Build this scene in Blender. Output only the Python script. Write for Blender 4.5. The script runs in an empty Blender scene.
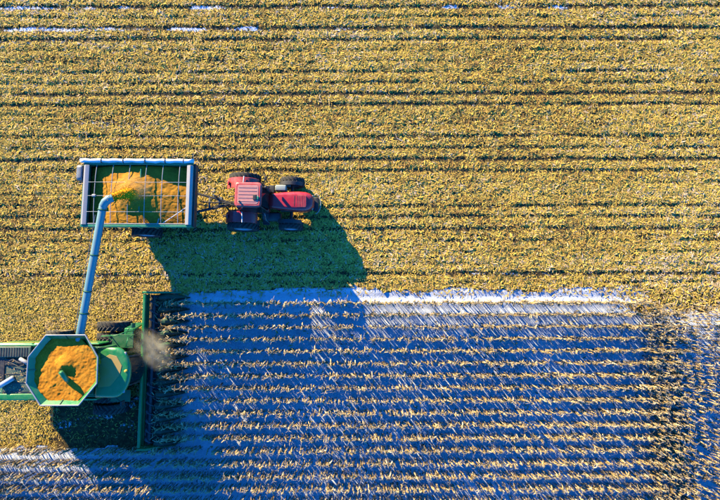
import bpy, bmesh, math, random
import numpy as np
from mathutils import Vector, Matrix

random.seed(7)
RNG = np.random.default_rng(11)
S = bpy.context.scene
COL = S.collection
R = math.radians

# ------------------------------------------------------------------ camera
CAM_H, CAM_TILT, CAM_F = 31.5, R(5.5), 480.0      # drone, looking almost straight down
cam_d = bpy.data.cameras.new('camera')
cam = bpy.data.objects.new('camera', cam_d)
COL.objects.link(cam)
cam_d.sensor_width = 36.0
cam_d.lens = 24.0
cam_d.clip_start = 0.5
cam_d.clip_end = 3000.0
cam.location = (0, 0, CAM_H)
cam.rotation_euler = (CAM_TILT, 0, R(-0.15))
S.camera = cam

# ------------------------------------------------------------------ sky, sun, exposure
SUN_EL = R(18.0)
SUN_DIR = Vector((0.635, -0.772, 0)).normalized()           # way the light travels over the ground
w = bpy.data.worlds.new('World')
S.world = w
w.use_nodes = True
nt = w.node_tree
nt.nodes.clear()
sky = nt.nodes.new('ShaderNodeTexSky')
sky.sky_type = 'NISHITA'
sky.sun_disc = False
sky.sun_elevation = SUN_EL
sky.sun_rotation = math.atan2(-SUN_DIR.x, -SUN_DIR.y)
sky.air_density = 1.0
sky.dust_density = 0.0
sky.ozone_density = 6.0
hs = nt.nodes.new('ShaderNodeHueSaturation')
hs.inputs['Saturation'].default_value = 1.0
bg = nt.nodes.new('ShaderNodeBackground')
bg.inputs['Strength'].default_value = 0.09
wo = nt.nodes.new('ShaderNodeOutputWorld')
nt.links.new(sky.outputs[0], hs.inputs['Color'])
tint = nt.nodes.new('ShaderNodeMix')            # the whole sky a deep winter blue, as the snow's shade shows
tint.data_type = 'RGBA'
tint.blend_type = 'MULTIPLY'
tint.inputs['Factor'].default_value = 1.0
tint.inputs['B'].default_value = (0.12, 0.90, 1.62, 1)
nt.links.new(hs.outputs[0], tint.inputs['A'])
nt.links.new(tint.outputs['Result'], bg.inputs['Color'])
nt.links.new(bg.outputs[0], wo.inputs['Surface'])

sd = bpy.data.lights.new('sun', 'SUN')
sd.energy = 4.0
sd.angle = R(0.5)
sd.color = (1.0, 0.84, 0.48)
sun = bpy.data.objects.new('sun', sd)
COL.objects.link(sun)
dv = Vector((SUN_DIR.x * math.cos(SUN_EL), SUN_DIR.y * math.cos(SUN_EL), -math.sin(SUN_EL)))
sun.rotation_euler = dv.to_track_quat('-Z', 'Y').to_euler()
sun.location = (-20, 25, 20)

S.view_settings.view_transform = 'Standard'
S.view_settings.look = 'None'
S.view_settings.exposure = 1.88
S.view_settings.gamma = 1.0
S.view_settings.use_curve_mapping = False
S.render.engine = 'CYCLES'
S.cycles.use_denoising = True
S.cycles.max_bounces = 6
S.cycles.diffuse_bounces = 0
S.cycles.volume_bounces = 2
S.cycles.transparent_max_bounces = 12


# ------------------------------------------------------------------ materials
MATS = {}


def ramp(nt, stops, interp='LINEAR'):
    n = nt.nodes.new('ShaderNodeValToRGB')
    n.color_ramp.interpolation = interp
    el = n.color_ramp.elements
    el[0].position, el[0].color = stops[0][0], (*stops[0][1], 1)
    el[1].position, el[1].color = stops[-1][0], (*stops[-1][1], 1)
    for p, c in stops[1:-1]:
        e = el.new(p)
        e.color = (*c, 1)
    return n


def noise(nt, scale, detail=4, rough=0.6, coord='Object', stretch=None):
    tc = nt.nodes.new('ShaderNodeTexCoord')
    n = nt.nodes.new('ShaderNodeTexNoise')
    n.inputs['Scale'].default_value = scale
    n.inputs['Detail'].default_value = detail
    n.inputs['Roughness'].default_value = rough
    src = tc.outputs[coord]
    if stretch:
        mp = nt.nodes.new('ShaderNodeMapping')
        mp.inputs['Scale'].default_value = stretch
        nt.links.new(src, mp.inputs['Vector'])
        src = mp.outputs[0]
    nt.links.new(src, n.inputs['Vector'])
    return n


def new_mat(name):
    m = bpy.data.materials.new(name)
    m.use_nodes = True
    b = m.node_tree.nodes['Principled BSDF']
    MATS[name] = m
    return m, m.node_tree, b


def paint(name, col, rough=0.35, metal=0.0, dust=0.25, dustcol=(0.33, 0.26, 0.15), coat=0.0, scale=2.2):
    """enamel or metal with blotchy field dust"""
    m, nt, b = new_mat(name)
    n = noise(nt, scale, 6, 0.7)
    r = ramp(nt, [(0.42, (0, 0, 0)), (0.75, (1, 1, 1))])
    nt.links.new(n.outputs['Fac'], r.inputs['Fac'])
    mul = nt.nodes.new('ShaderNodeMath')
    mul.operation = 'MULTIPLY'
    mul.inputs[1].default_value = dust
    nt.links.new(r.outputs[0], mul.inputs[0])
    mx = nt.nodes.new('ShaderNodeMix')
    mx.data_type = 'RGBA'
    mx.inputs['A'].default_value = (*col, 1)
    mx.inputs['B'].default_value = (*dustcol, 1)
    nt.links.new(mul.outputs[0], mx.inputs['Factor'])
    nt.links.new(mx.outputs['Result'], b.inputs['Base Color'])
    b.inputs['Metallic'].default_value = metal
    rr = nt.nodes.new('ShaderNodeMath')
    rr.operation = 'MULTIPLY_ADD'
    rr.inputs[1].default_value = 0.35
    rr.inputs[2].default_value = rough
    nt.links.new(r.outputs[0], rr.inputs[0])
    nt.links.new(rr.outputs[0], b.inputs['Roughness'])
    b.inputs['Coat Weight'].default_value = coat
    b.inputs['Coat Roughness'].default_value = 0.12
    return m


paint('green_paint', (0.012, 0.20, 0.045), 0.3, 0, 0.22, coat=0.4)
paint('green_tube', (0.13, 0.25, 0.25), 0.45, 0, 0.15, coat=0.15)
paint('dark_green', (0.012, 0.12, 0.04), 0.4, 0, 0.18)
paint('snout_green', (0.010, 0.060, 0.030), 0.45, 0, 0.12)
paint('cart_green', (0.012, 0.22, 0.10), 0.4, 0, 0.12, coat=0.2)
paint('yellow_paint', (0.70, 0.42, 0.03), 0.35, 0, 0.2)
paint('sunlit_tan', (0.42, 0.27, 0.06), 0.45, 0, 0.3)
paint('red_paint', (0.46, 0.018, 0.022), 0.32, 0, 0.10, dustcol=(0.45, 0.2, 0.16), coat=0.4)
paint('roof_red', (0.50, 0.05, 0.04), 0.4, 0, 0.40, dustcol=(0.52, 0.22, 0.16), coat=0.2)
paint('roof_panel', (0.52, 0.19, 0.15), 0.55, 0, 0.4, dustcol=(0.5, 0.36, 0.26), scale=5)
paint('black_metal', (0.018, 0.018, 0.02), 0.5, 0, 0.18)
paint('dark_metal', (0.05, 0.05, 0.055), 0.5, 0.3, 0.25)
paint('grey_metal', (0.20, 0.21, 0.21), 0.45, 0.4, 0.2)
paint('light_metal', (0.32, 0.31, 0.30), 0.5, 0.1, 0.45)
paint('deck_grey', (0.05, 0.10, 0.065), 0.5, 0.1, 0.4)
paint('tarp_white', (0.74, 0.72, 0.68), 0.7, 0, 0.25, scale=4)
paint('rim_grey', (0.40, 0.43, 0.45), 0.4, 0.2, 0.2)
paint('box_grey', (0.28, 0.31, 0.27), 0.5, 0, 0.3)
paint('tyre_rubber', (0.028, 0.027, 0.026), 0.85, 0, 0.55, dustcol=(0.16, 0.13, 0.085), scale=5)
paint('dusty_tyre', (0.06, 0.052, 0.04), 0.9, 0, 0.9, dustcol=(0.24, 0.19, 0.11), scale=3)


def glass_mat():
    m, nt, b = new_mat('window_glass')
    b.inputs['Base Color'].default_value = (0.02, 0.03, 0.03, 1)
    b.inputs['Roughness'].default_value = 0.05
    tr = nt.nodes.new('ShaderNodeBsdfTransparent')
    tr.inputs['Color'].default_value = (0.62, 0.72, 0.66, 1)
    ms = nt.nodes.new('ShaderNodeMixShader')
    ms.inputs[0].default_value = 0.6
    nt.links.new(tr.outputs[0], ms.inputs[1])
    nt.links.new(b.outputs[0], ms.inputs[2])
    nt.links.new(ms.outputs[0], nt.nodes['Material Output'].inputs['Surface'])


glass_mat()


def grain_mat(name, c0, c1, c2):
    m, nt, b = new_mat(name)
    n = noise(nt, 16, 5, 0.75)
    n2 = noise(nt, 1.6, 3, 0.6)
    ad = nt.nodes.new('ShaderNodeMath')
    ad.operation = 'MULTIPLY_ADD'
    ad.inputs[1].default_value = 0.55
    nt.links.new(n.outputs['Fac'], ad.inputs[0])
    m2 = nt.nodes.new('ShaderNodeMath')
    m2.operation = 'MULTIPLY'
    m2.inputs[1].default_value = 0.45
    nt.links.new(n2.outputs['Fac'], m2.inputs[0])
    nt.links.new(m2.outputs[0], ad.inputs[2])
    r = ramp(nt, [(0.32, c0), (0.5, c1), (0.68, c2)])
    nt.links.new(ad.outputs[0], r.inputs['Fac'])
    nt.links.new(r.outputs[0], b.inputs['Base Color'])
    b.inputs['Roughness'].default_value = 0.7
    b.inputs['Specular IOR Level'].default_value = 0.05
    bp = nt.nodes.new('ShaderNodeBump')
    bp.inputs['Strength'].default_value = 0.5
    bp.inputs['Distance'].default_value = 0.02
    v = nt.nodes.new('ShaderNodeTexVoronoi')
    v.inputs['Scale'].default_value = 60
    tc = nt.nodes.new('ShaderNodeTexCoord')
    nt.links.new(tc.outputs['Object'], v.inputs['Vector'])
    nt.links.new(v.outputs['Distance'], bp.inputs['Height'])
    nt.links.new(bp.outputs[0], b.inputs['Normal'])


grain_mat('grain_gold', (0.40, 0.13, 0.012), (0.56, 0.21, 0.016), (0.70, 0.31, 0.03))
grain_mat('grain_brown', (0.34, 0.14, 0.02), (0.50, 0.22, 0.022), (0.64, 0.31, 0.03))
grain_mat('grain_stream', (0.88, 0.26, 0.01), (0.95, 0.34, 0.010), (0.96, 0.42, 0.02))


def leaf_mat(name, stops, trans=0.2):
    m, nt, b = new_mat(name)
    a = nt.nodes.new('ShaderNodeAttribute')
    a.attribute_name = 'tone'
    r = ramp(nt, stops)
    nt.links.new(a.outputs['Fac'], r.inputs['Fac'])
    nt.links.new(r.outputs[0], b.inputs['Base Color'])
    b.inputs['Roughness'].default_value = 0.65
    b.inputs['Specular IOR Level'].default_value = 0.05
    t = nt.nodes.new('ShaderNodeBsdfTranslucent')
    nt.links.new(r.outputs[0], t.inputs['Color'])
    ms = nt.nodes.new('ShaderNodeMixShader')
    ms.inputs[0].default_value = trans
    nt.links.new(b.outputs[0], ms.inputs[1])
    nt.links.new(t.outputs[0], ms.inputs[2])
    nt.links.new(ms.outputs[0], nt.nodes['Material Output'].inputs['Surface'])


leaf_mat('litter', [(0.0, (0.16, 0.09, 0.03)), (0.2, (0.46, 0.25, 0.07)), (0.5, (0.78, 0.50, 0.080)),
                    (0.75, (0.84, 0.57, 0.10)), (0.9, (0.84, 0.53, 0.25)), (1.0, (0.76, 0.56, 0.38))], 0.15)
leaf_mat('dry_corn', [(0.0, (0.26, 0.16, 0.06)), (0.35, (0.40, 0.26, 0.10)), (0.7, (0.54, 0.38, 0.17)),
                      (1.0, (0.66, 0.51, 0.30))], 0.05)


def ground_mat():
    """soil and chaff, with snow lying where it was left: under the standing corn, along its edge and in streaks"""
    m, nt, b = new_mat('field_ground')
    L = nt.links
    soil_n = noise(nt, 3.0, 8, 0.75)
    soil = ramp(nt, [(0.3, (0.025, 0.016, 0.009)), (0.5, (0.08, 0.052, 0.02)), (0.7, (0.24, 0.16, 0.055))])
    L.new(soil_n.outputs['Fac'], soil.inputs['Fac'])
    snow_n = noise(nt, 1.2, 5, 0.6)
    snow = ramp(nt, [(0.3, (0.50, 0.53, 0.58)), (0.7, (0.70, 0.72, 0.75))])
    L.new(snow_n.outputs['Fac'], snow.inputs['Fac'])
    at = nt.nodes.new('ShaderNodeAttribute')
    at.attribute_name = 'snow'
    fine = noise(nt, 5.0, 6, 0.7)
    ad = nt.nodes.new('ShaderNodeMath')
    ad.operation = 'ADD'
    L.new(at.outputs['Fac'], ad.inputs[0])
    L.new(fine.outputs['Fac'], ad.inputs[1])
    thr = ramp(nt, [(0.93, (0, 0, 0)), (1.0, (1, 1, 1))])
    mr = nt.nodes.new('ShaderNodeMapRange')
    mr.inputs['From Min'].default_value = 0.0
    mr.inputs['From Max'].default_value = 1.1
    L.new(ad.outputs[0], mr.inputs['Value'])
    L.new(mr.outputs[0], thr.inputs['Fac'])
    mx = nt.nodes.new('ShaderNodeMix')
    mx.data_type = 'RGBA'
    L.new(thr.outputs[0], mx.inputs['Factor'])
    L.new(soil.outputs[0], mx.inputs['A'])
    L.new(snow.outputs[0], mx.inputs['B'])
    L.new(mx.outputs['Result'], b.inputs['Base Color'])
    b.inputs['Roughness'].default_value = 0.9
    b.inputs['Specular IOR Level'].default_value = 0.2
    bn = noise(nt, 9.0, 6, 0.7)
    bp = nt.nodes.new('ShaderNodeBump')
    bp.inputs['Strength'].default_value = 0.5
    bp.inputs['Distance'].default_value = 0.06
    L.new(bn.outputs['Fac'], bp.inputs['Height'])
    L.new(bp.outputs[0], b.inputs['Normal'])


ground_mat()


# ------------------------------------------------------------------ mesh helpers
class MB:
    """collects shapes for ONE mesh object"""

    def __init__(self):
        self.v, self.f = [], []

    def add(self, vs, fs):
        o = len(self.v)
        self.v += [tuple(p) for p in vs]
        self.f += [tuple(i + o for i in q) for q in fs]
        return self

    def box(self, c, s, rot=None):
        x, y, z = (a / 2 for a in s)
        vs = [Vector((i * x, j * y, k * z)) for k in (-1, 1) for j in (-1, 1) for i in (-1, 1)]
        if rot is not None:
            vs = [rot @ p for p in vs]
        c = Vector(c)
        return self.add([p + c for p in vs],
                        [(0, 2, 3, 1), (4, 5, 7, 6), (0, 1, 5, 4), (2, 6, 7, 3), (0, 4, 6, 2), (1, 3, 7, 5)])

    def beam(self, p0, p1, wy, wz):
        p0, p1 = Vector(p0), Vector(p1)
        d = p1 - p0
        q = d.to_track_quat('X', 'Z').to_matrix()
        return self.box((p0 + p1) / 2, (d.length, wy, wz), q)

    def tube(self, pts, r, n=10, cap=True):
        pts = [Vector(p) for p in pts]
        rs = r if isinstance(r, (list, tuple)) else [r] * len(pts)
        vs, fs = [], []
        up = Vector((0, 0, 1))
        d0 = (pts[1] - pts[0]).normalized()
        if abs(d0.dot(up)) > 0.95:
            up = Vector((1, 0, 0))
        for i, p in enumerate(pts):
            a = pts[max(i - 1, 0)]
            b = pts[min(i + 1, len(pts) - 1)]
            d = (b - a).normalized()
            s = d.cross(up).normalized()
            t = s.cross(d)
            for k in range(n):
                an = 2 * math.pi * k / n
                vs.append(p + (s * math.cos(an) + t * math.sin(an)) * rs[i])
        for i in range(len(pts) - 1):
            for k in range(n):
                a, b = i * n + k, i * n + (k + 1) % n
                fs.append((a, b, b + n, a + n))
        if cap:
            fs.append(tuple(range(n))[::-1])
            fs.append(tuple(range((len(pts) - 1) * n, len(pts) * n)))
        return self.add(vs, fs)

    def prism(self, poly, z0, z1):
        n = len(poly)
        vs = [(x, y, z0) for x, y in poly] + [(x, y, z1) for x, y in poly]
        fs = [tuple(range(n))[::-1], tuple(range(n, 2 * n))]
        fs += [(i, (i + 1) % n, n + (i + 1) % n, n + i) for i in range(n)]
        return self.add(vs, fs)

    def loft(self, rings, close=True):
        n = len(rings[0])
        vs = [p for r_ in rings for p in r_]
        fs = []
        for i in range(len(rings) - 1):
            for k in range(n):
                a, b = i * n + k, i * n + (k + 1) % n
                fs.append((a, b, b + n, a + n))
        if close:
            fs.append(tuple(range(n))[::-1])
            fs.append(tuple(range((len(rings) - 1) * n, len(rings) * n)))
        return self.add(vs, fs)

    def lathe(self, prof, n=36):
        """profile of (radius, y) spun round the Y axis"""
        vs, fs = [], []
        m = len(prof)
        for k in range(n):
            a = 2 * math.pi * k / n
            for r_, y in prof:
                vs.append((r_ * math.cos(a), y, r_ * math.sin(a)))
        for k in range(n):
            for j in range(m - 1):
                a, b = k * m + j, ((k + 1) % n) * m + j
                fs.append((a, a + 1, b + 1, b))
        return self.add(vs, fs)

    def build(self, name, mat, parent=None, bevel=0.0, seg=2, smooth=False, solid=0.0, sub=0):
        me = bpy.data.meshes.new(name)
        bm = bmesh.new()
        bv = [bm.verts.new(p) for p in self.v]
        for q in self.f:
            try:
                bm.faces.new([bv[i] for i in q])
            except ValueError:
                pass
        bmesh.ops.recalc_face_normals(bm, faces=bm.faces)
        if bevel > 0:
            ed = [e for e in bm.edges if len(e.link_faces) == 2 and e.calc_face_angle(0) > R(28)]
            bmesh.ops.bevel(bm, geom=ed, offset=bevel, segments=seg, affect='EDGES', clamp_overlap=True)
        for f in bm.faces:
            f.smooth = smooth or bevel > 0
        bm.to_mesh(me)
        bm.free()
        me.materials.append(MATS[mat])
        o = bpy.data.objects.new(name, me)
        COL.objects.link(o)
        if parent is not None:
            o.parent = parent
        if solid:
            md = o.modifiers.new('solid', 'SOLIDIFY')
            md.thickness = solid
            md.offset = 0
        if sub:
            md = o.modifiers.new('sub', 'SUBSURF')
            md.levels = md.render_levels = sub
        if smooth or bevel > 0:
            md = o.modifiers.new('wn', 'WEIGHTED_NORMAL')
            md.keep_sharp = True
        return o


def tag(o, label=None, cat=None, group=None, kind=None):
    for k, v in (('label', label), ('category', cat), ('group', group), ('kind', kind)):
        if v:
            o[k] = v
    return o


def empty(name, loc=(0, 0, 0), rz=0.0, parent=None):
    o = bpy.data.objects.new(name, None)
    COL.objects.link(o)
    o.location = loc
    o.rotation_euler = (0, 0, rz)
    o.empty_display_size = 0.2
    if parent is not None:
        o.parent = parent
    return o


def copy_part(o, parent, loc=None, rot=None):
    """a part and its sub-parts again, sharing their meshes"""
    c = o.copy()
    COL.objects.link(c)
    c.parent = parent
    if loc is not None:
        c.location = loc
    if rot is not None:
        c.rotation_euler = rot
    for ch in list(o.children):
        d = ch.copy()
        COL.objects.link(d)
        d.parent = c
    return c


def mesh_np(name, V, F, mat, tone=None, smooth=False):
    """fast mesh of quads from numpy arrays; tone is one value per face"""
    me = bpy.data.meshes.new(name)
    nv, nf = len(V), len(F)
    me.vertices.add(nv)
    me.vertices.foreach_set('co', np.ascontiguousarray(V, dtype=np.float32).ravel())
    me.loops.add(nf * 4)
    me.loops.foreach_set('vertex_index', np.ascontiguousarray(F, dtype=np.int32).ravel())
    me.polygons.add(nf)
    me.polygons.foreach_set('loop_start', np.arange(0, nf * 4, 4, dtype=np.int32))
    if smooth:
        me.polygons.foreach_set('use_smooth', np.ones(nf, dtype=bool))
    if tone is not None:
        a = me.attributes.new('tone', 'FLOAT', 'FACE')
        a.data.foreach_set('value', np.ascontiguousarray(tone, dtype=np.float32))
    me.update(calc_edges=True)
    me.materials.append(MATS[mat])
    return me


def link_mesh(name, me):
    o = bpy.data.objects.new(name, me)
    COL.objects.link(o)
    return o


NOISE = {}


def vnoise(x, y, seed, scale=1.0):
    """smooth value noise in 0..1"""
    g = NOISE.setdefault(seed, np.random.default_rng(seed).random((256, 256)))
    x = np.asarray(x) * scale + 1000.0
    y = np.asarray(y) * scale + 1000.0
    xi, yi = np.floor(x).astype(int), np.floor(y).astype(int)
    fx, fy = x - xi, y - yi
    fx, fy = fx * fx * (3 - 2 * fx), fy * fy * (3 - 2 * fy)
    a = g[xi & 255, yi & 255]
    b = g[(xi + 1) & 255, yi & 255]
    c = g[xi & 255, (yi + 1) & 255]
    d = g[(xi + 1) & 255, (yi + 1) & 255]
    return (a * (1 - fx) + b * fx) * (1 - fy) + (c * (1 - fx) + d * fx) * fy


def sstep(a, b, x):
    t = np.clip((np.asarray(x) - a) / (b - a), 0, 1)
    return t * t * (3 - 2 * t)


# ------------------------------------------------------------------ the field: layout
ROW0, ROWD = -0.43, 0.752            # first standing row and the row spacing
ROWS = [ROW0 - ROWD * i for i in range(22)]
HEAD_FRONT = -10.9                   # corn right of this line is still standing (12 rows)
# harvested rows with the strength of their furrow
FURROWS = [(19.95, .9), (19.2, .5), (18.4, 1.0), (17.6, .9), (16.8, .45), (16.0, .35), (15.25, .7), (14.46, .75), (13.7, 1.0),
           (12.94, .9), (12.2, .3), (11.5, .35), (10.73, .8), (9.93, .75), (9.12, 1.0), (8.35, .85), (7.55, .4), (6.75, .3),
           (5.96, .75), (5.22, .8), (4.43, .9), (3.65, .6), (2.9, .35), (2.1, .4), (1.45, .8), (0.9, .5)]
FURROWS += [(20.7 + 0.76 * i, .4 + .5 * ((i * 7) % 3) / 2) for i in range(8)]
BACK_ROWS = [(r_, .45) for r_ in ROWS[:12]]        # stubble already cut behind the header


def furrow(x, y):
    """0..1: how much of a bare furrow there is at a harvested point"""
    f = np.zeros_like(x)
    for k, (fy, s) in enumerate(FURROWS):
        wob = (vnoise(x, x * 0 + k * 7.3, 90, 0.3) - 0.5) * 0.12
        gate = sstep(0.56 - 0.5 * s, 0.86 - 0.5 * s, vnoise(x, x * 0 + k * 3.7, 91, 0.55) * 0.55 + vnoise(x, x * 0 + k * 5.1, 92, 2.2) * 0.45)
        d = np.abs(y - fy - wob) / (0.10 + 0.08 * s)
        f = np.maximum(f, np.exp(-d ** 4) * gate * (0.35 + 0.65 * s))
    for k, (fy, s) in enumerate(BACK_ROWS):
        gate = sstep(0.45, 0.7, vnoise(x, x * 0 + k * 3.7, 95, 0.9)) * (x < -11)
        d = np.abs(y - fy) / 0.11
        f = np.maximum(f, np.exp(-d ** 4) * gate * s)
    return f


def harvested(x, y):
    edge = 0.45 + (vnoise(x, y * 0, 21, 0.5) - 0.5) * 0.5 + (vnoise(x, y * 0, 22, 3.0) - 0.5) * 0.25
    a = y > edge
    b = (x < -12.6) & (y > -9.48 + (vnoise(x, y * 0, 23, 2.0) - 0.5) * 0.4)
    return a | b


def snow_amount(x, y):
    s = np.full_like(x, -0.30)
    # streaks left in the stubble
    n = vnoise(x, y, 31, 0.22) * 0.5 + vnoise(x, y * 2, 32, 0.8) * 0.5
    for sy, st, wd in ((19.9, .40, .36), (18.35, .38, .38), (10.45, .24, .30), (17.5, .20, .30), (16.2, .12, .3), (11.7, .20, .4), (9.2, .05, .3), (4.0, .10, .4),
                       (1.45, .26, .28), (2.6, .02, .3)):
        s = np.maximum(s, np.exp(-((y - sy) / wd) ** 2) * (st + (n - 0.5) * 1.4 + 0.3) - 0.30)
    # under and along the standing corn
    hv = harvested(x, y)
    corn = np.where(hv, 0.0, 1.0)
    s = np.where(corn > 0, 0.70 + (n - 0.5) * 0.26 + 0.22 * sstep(-.7, 0, y), s)
    # right end of the strip is trampled chaff
    e = sstep(15.5, 19.0, x + (vnoise(x, y, 33, .8) - .5) * 4) * sstep(-1.6, -0.2, y + (vnoise(x, y, 34, 1.2) - .5))
    s = np.where(corn > 0, s * (1 - e) + (0.22 + (n - 0.5) * 0.7) * e, s)
    # behind the header: thin snow between the cut rows, dusty chaff near the combine
    back = (x < -12.6) & (y < 0.3) & (y > -9.2)
    s = np.where(back, (n - 0.5) * 0.9 + np.where(y < -6.3, 0.42 - .6 * sstep(-19., -20.8, x), -0.15), s)
    return s


def axis(lo, hi, step, far):
    a = list(np.arange(lo, hi + 1e-6, step))
    g, d = [], step
    while a[-1] + d < far:
        d *= 1.35
        a.append(a[-1] + d)
    d = step
    while a[0] - d > -far:
        d *= 1.35
        a.insert(0, a[0] - d)
    return np.array(a)


def relief(x, y):
    return (vnoise(x, y, 41, 0.35) - 0.5) * 0.07 + (vnoise(x, y, 42, 1.7) - 0.5) * 0.05


def build_ground():
    xs, ys = axis(-29, 29, 0.16, 900), axis(-19, 27, 0.16, 900)
    X, Y = np.meshgrid(xs, ys)
    x, y = X.ravel(), Y.ravel()
    z = relief(x, y)
    # low ridge along every standing row
    rr = np.cos((y - ROW0) / ROWD * 2 * math.pi)
    z = z + np.where(~harvested(x, y), 0.03 * rr, 0)
    V = np.stack([x, y, z], 1)
    nx, ny = len(xs), len(ys)
    i = np.arange(nx * ny).reshape(ny, nx)
    F = np.stack([i[:-1, :-1], i[:-1, 1:], i[1:, 1:], i[1:, :-1]], -1).reshape(-1, 4)
    me = mesh_np('field_ground', V, F, 'field_ground', smooth=True)
    a = me.attributes.new('snow', 'FLOAT', 'POINT')
    a.data.foreach_set('value', snow_amount(x, y).astype(np.float32))
    o = link_mesh('field_ground', me)
    tag(o, 'flat harvested corn field with snow under the standing rows', None, None, 'structure')


build_ground()


# ------------------------------------------------------------------ litter and stubble
def leaves(x, y, z, ln, wd, pitch, roll, curl, yaw):
    """two-quad curled strips"""
    n = len(x)
    d = np.stack([np.cos(yaw) * np.cos(pitch), np.sin(yaw) * np.cos(pitch), np.sin(pitch)], 1)
    s0 = np.stack([-np.sin(yaw), np.cos(yaw), np.zeros(n)], 1)
    nrm = np.cross(d, s0)
    s = s0 * np.cos(roll)[:, None] + nrm * np.sin(roll)[:, None]
    c = np.stack([x, y, z], 1)
    hl, hw = (ln / 2)[:, None], (wd / 2)[:, None]
    up = np.array([0, 0, 1.0])
    e0 = c - d * hl - up * curl[:, None]
    e1 = c + d * hl - up * curl[:, None]
    V = np.stack([e0 - s * hw * .6, e0 + s * hw * .6, c - s * hw, c + s * hw, e1 - s * hw * .5, e1 + s * hw * .5], 1).reshape(-1, 3)
    b = (np.arange(n) * 6)[:, None]
    F = np.stack([b + np.array([0, 1, 3, 2]), b + np.array([2, 3, 5, 4])], 1).reshape(-1, 4)
    return V, F


def build_litter():
    N = 820000
    x = RNG.uniform(-28.5, 28.5, N)
    y = RNG.uniform(-9.6, 25.5, N)
    hv = harvested(x, y)
    fr = furrow(x, y)
    big = vnoise(x, y, 51, 0.16)
    den = 0.80 * (1 - 0.97 * fr)
    sn = snow_amount(x, y)
    den = den * (1 - 0.58 * sstep(-0.05, 0.35, sn))
    den = np.where((x < -12.6) & (y < 0.2), 1.25 * (1 - 0.5 * fr), den)
    den = np.where((x < -12.6) & (y < -6.3), den * (0.05 + 0.95 * sstep(-19.0, -20.8, x)), den)
    den = den * (0.75 + 0.5 * big)
    en = sstep(15.5, 19.0, x) * (y > -1.0) * 0.35
    den = np.where(hv, den, 0.006 + 0.22 * sstep(-0.15, 0.40, y) * vnoise(x, y, 57, 1.1) + en)
    k = RNG.random(N) < den
    x, y, fr = x[k], y[k], fr[k]
    n = len(x)
    clump = vnoise(x, y, 52, 2.6)
    z = relief(x, y) + 0.012 + (1 - fr) * (0.015 + 0.10 * clump * RNG.random(n) + 0.03 * (RNG.random(n)))
    kind = RNG.random(n)
    fine, stalk = kind < 0.42, kind > 0.94
    ln = np.where(fine, RNG.uniform(0.05, 0.16, n), np.where(stalk, RNG.uniform(0.25, 0.65, n), RNG.uniform(0.13, 0.34, n)))
    wd = np.where(fine, RNG.uniform(0.025, 0.07, n), np.where(stalk, RNG.uniform(0.02, 0.03, n), RNG.uniform(0.03, 0.082, n)))
    dusty = np.where((x < -12.4) & (y < 1.2), 0.62, 1.0)
    ln, wd = ln * dusty, wd * dusty
    yaw = RNG.uniform(0, 2 * math.pi, n)
    V, F = leaves(x, y, z, ln, wd, RNG.normal(0, 0.19, n), RNG.normal(0, 0.28, n), RNG.uniform(-0.008, 0.025, n), yaw)
    hue = vnoise(x, y, 53, 0.5) * 0.15 + vnoise(x, y, 54, 3.0) * 0.34 + vnoise(x * .06, y * 1.3, 55, 1.0) * 0.22
    tone = np.clip(hue + (vnoise(x, y, 56, 0.09) - 0.5) * 0.25 + RNG.normal(0.18, 0.22, n), 0, 1)
    chaff = (x < -12.4) & (y < 1.0) & (y > -9)
    tone = np.where(chaff, np.clip(tone * .4 + .52, 0, 1), tone)
    me = mesh_np('corn_residue', V, F, 'litter', np.repeat(tone, 2))
    o = link_mesh('corn_residue', me)
    tag(o, 'yellow and tan chopped corn leaves littering the harvested field', 'corn residue', None, 'stuff')


build_litter()


def build_stubble():
    """short cut stalks left standing in the harvested rows"""
    P = []
    for fy, s in FURROWS:
        xs = np.arange(-28, 28, 0.17) + RNG.normal(0, 0.04, len(np.arange(-28, 28, 0.17)))
        keep = RNG.random(len(xs)) < 0.35 + 0.5 * s
        for x in xs[keep]:
            P.append((x, fy + 0.17 + RNG.normal(0, 0.05)))
    for fy, s in BACK_ROWS:
        for x in np.arange(-28, -13, 0.17):
            if RNG.random() < 0.7:
                P.append((x, fy + RNG.normal(0, 0.05)))
    P = np.array(P)
    n = len(P)
    h = RNG.uniform(0.10, 0.30, n)
    r = RNG.uniform(0.011, 0.018, n)
    lean = RNG.normal(0, 0.06, (n, 2))
    an = np.arange(4) * math.pi / 2 + 0.4
    ring = np.stack([np.cos(an), np.sin(an)], 1)
    z0 = relief(P[:, 0], P[:, 1]) - 0.02
    bot = np.concatenate([P[:, None, :] + ring[None] * r[:, None, None], np.repeat(z0[:, None, None], 4, 1)], 2)
    top = np.concatenate([(P + lean)[:, None, :] + ring[None] * r[:, None, None], np.repeat((z0 + h)[:, None, None], 4, 1)], 2)
    V = np.concatenate([bot, top], 1).reshape(-1, 3)
    b = (np.arange(n) * 8)[:, None]
    F = np.stack([b + np.array(q) for q in ((0, 1, 5, 4), (1, 2, 6, 5), (2, 3, 7, 6), (3, 0, 4, 7), (4, 5, 6, 7))], 1).reshape(-1, 4)
    tone = np.repeat(np.clip(RNG.normal(0.45, 0.2, n), 0, 1), 5)
    o = link_mesh('corn_stubble', mesh_np('corn_stubble', V, F, 'dry_corn', tone))
    tag(o, 'short cut corn stalks left in lines across the harvested field', 'stubble', None, 'stuff')


build_stubble()


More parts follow.
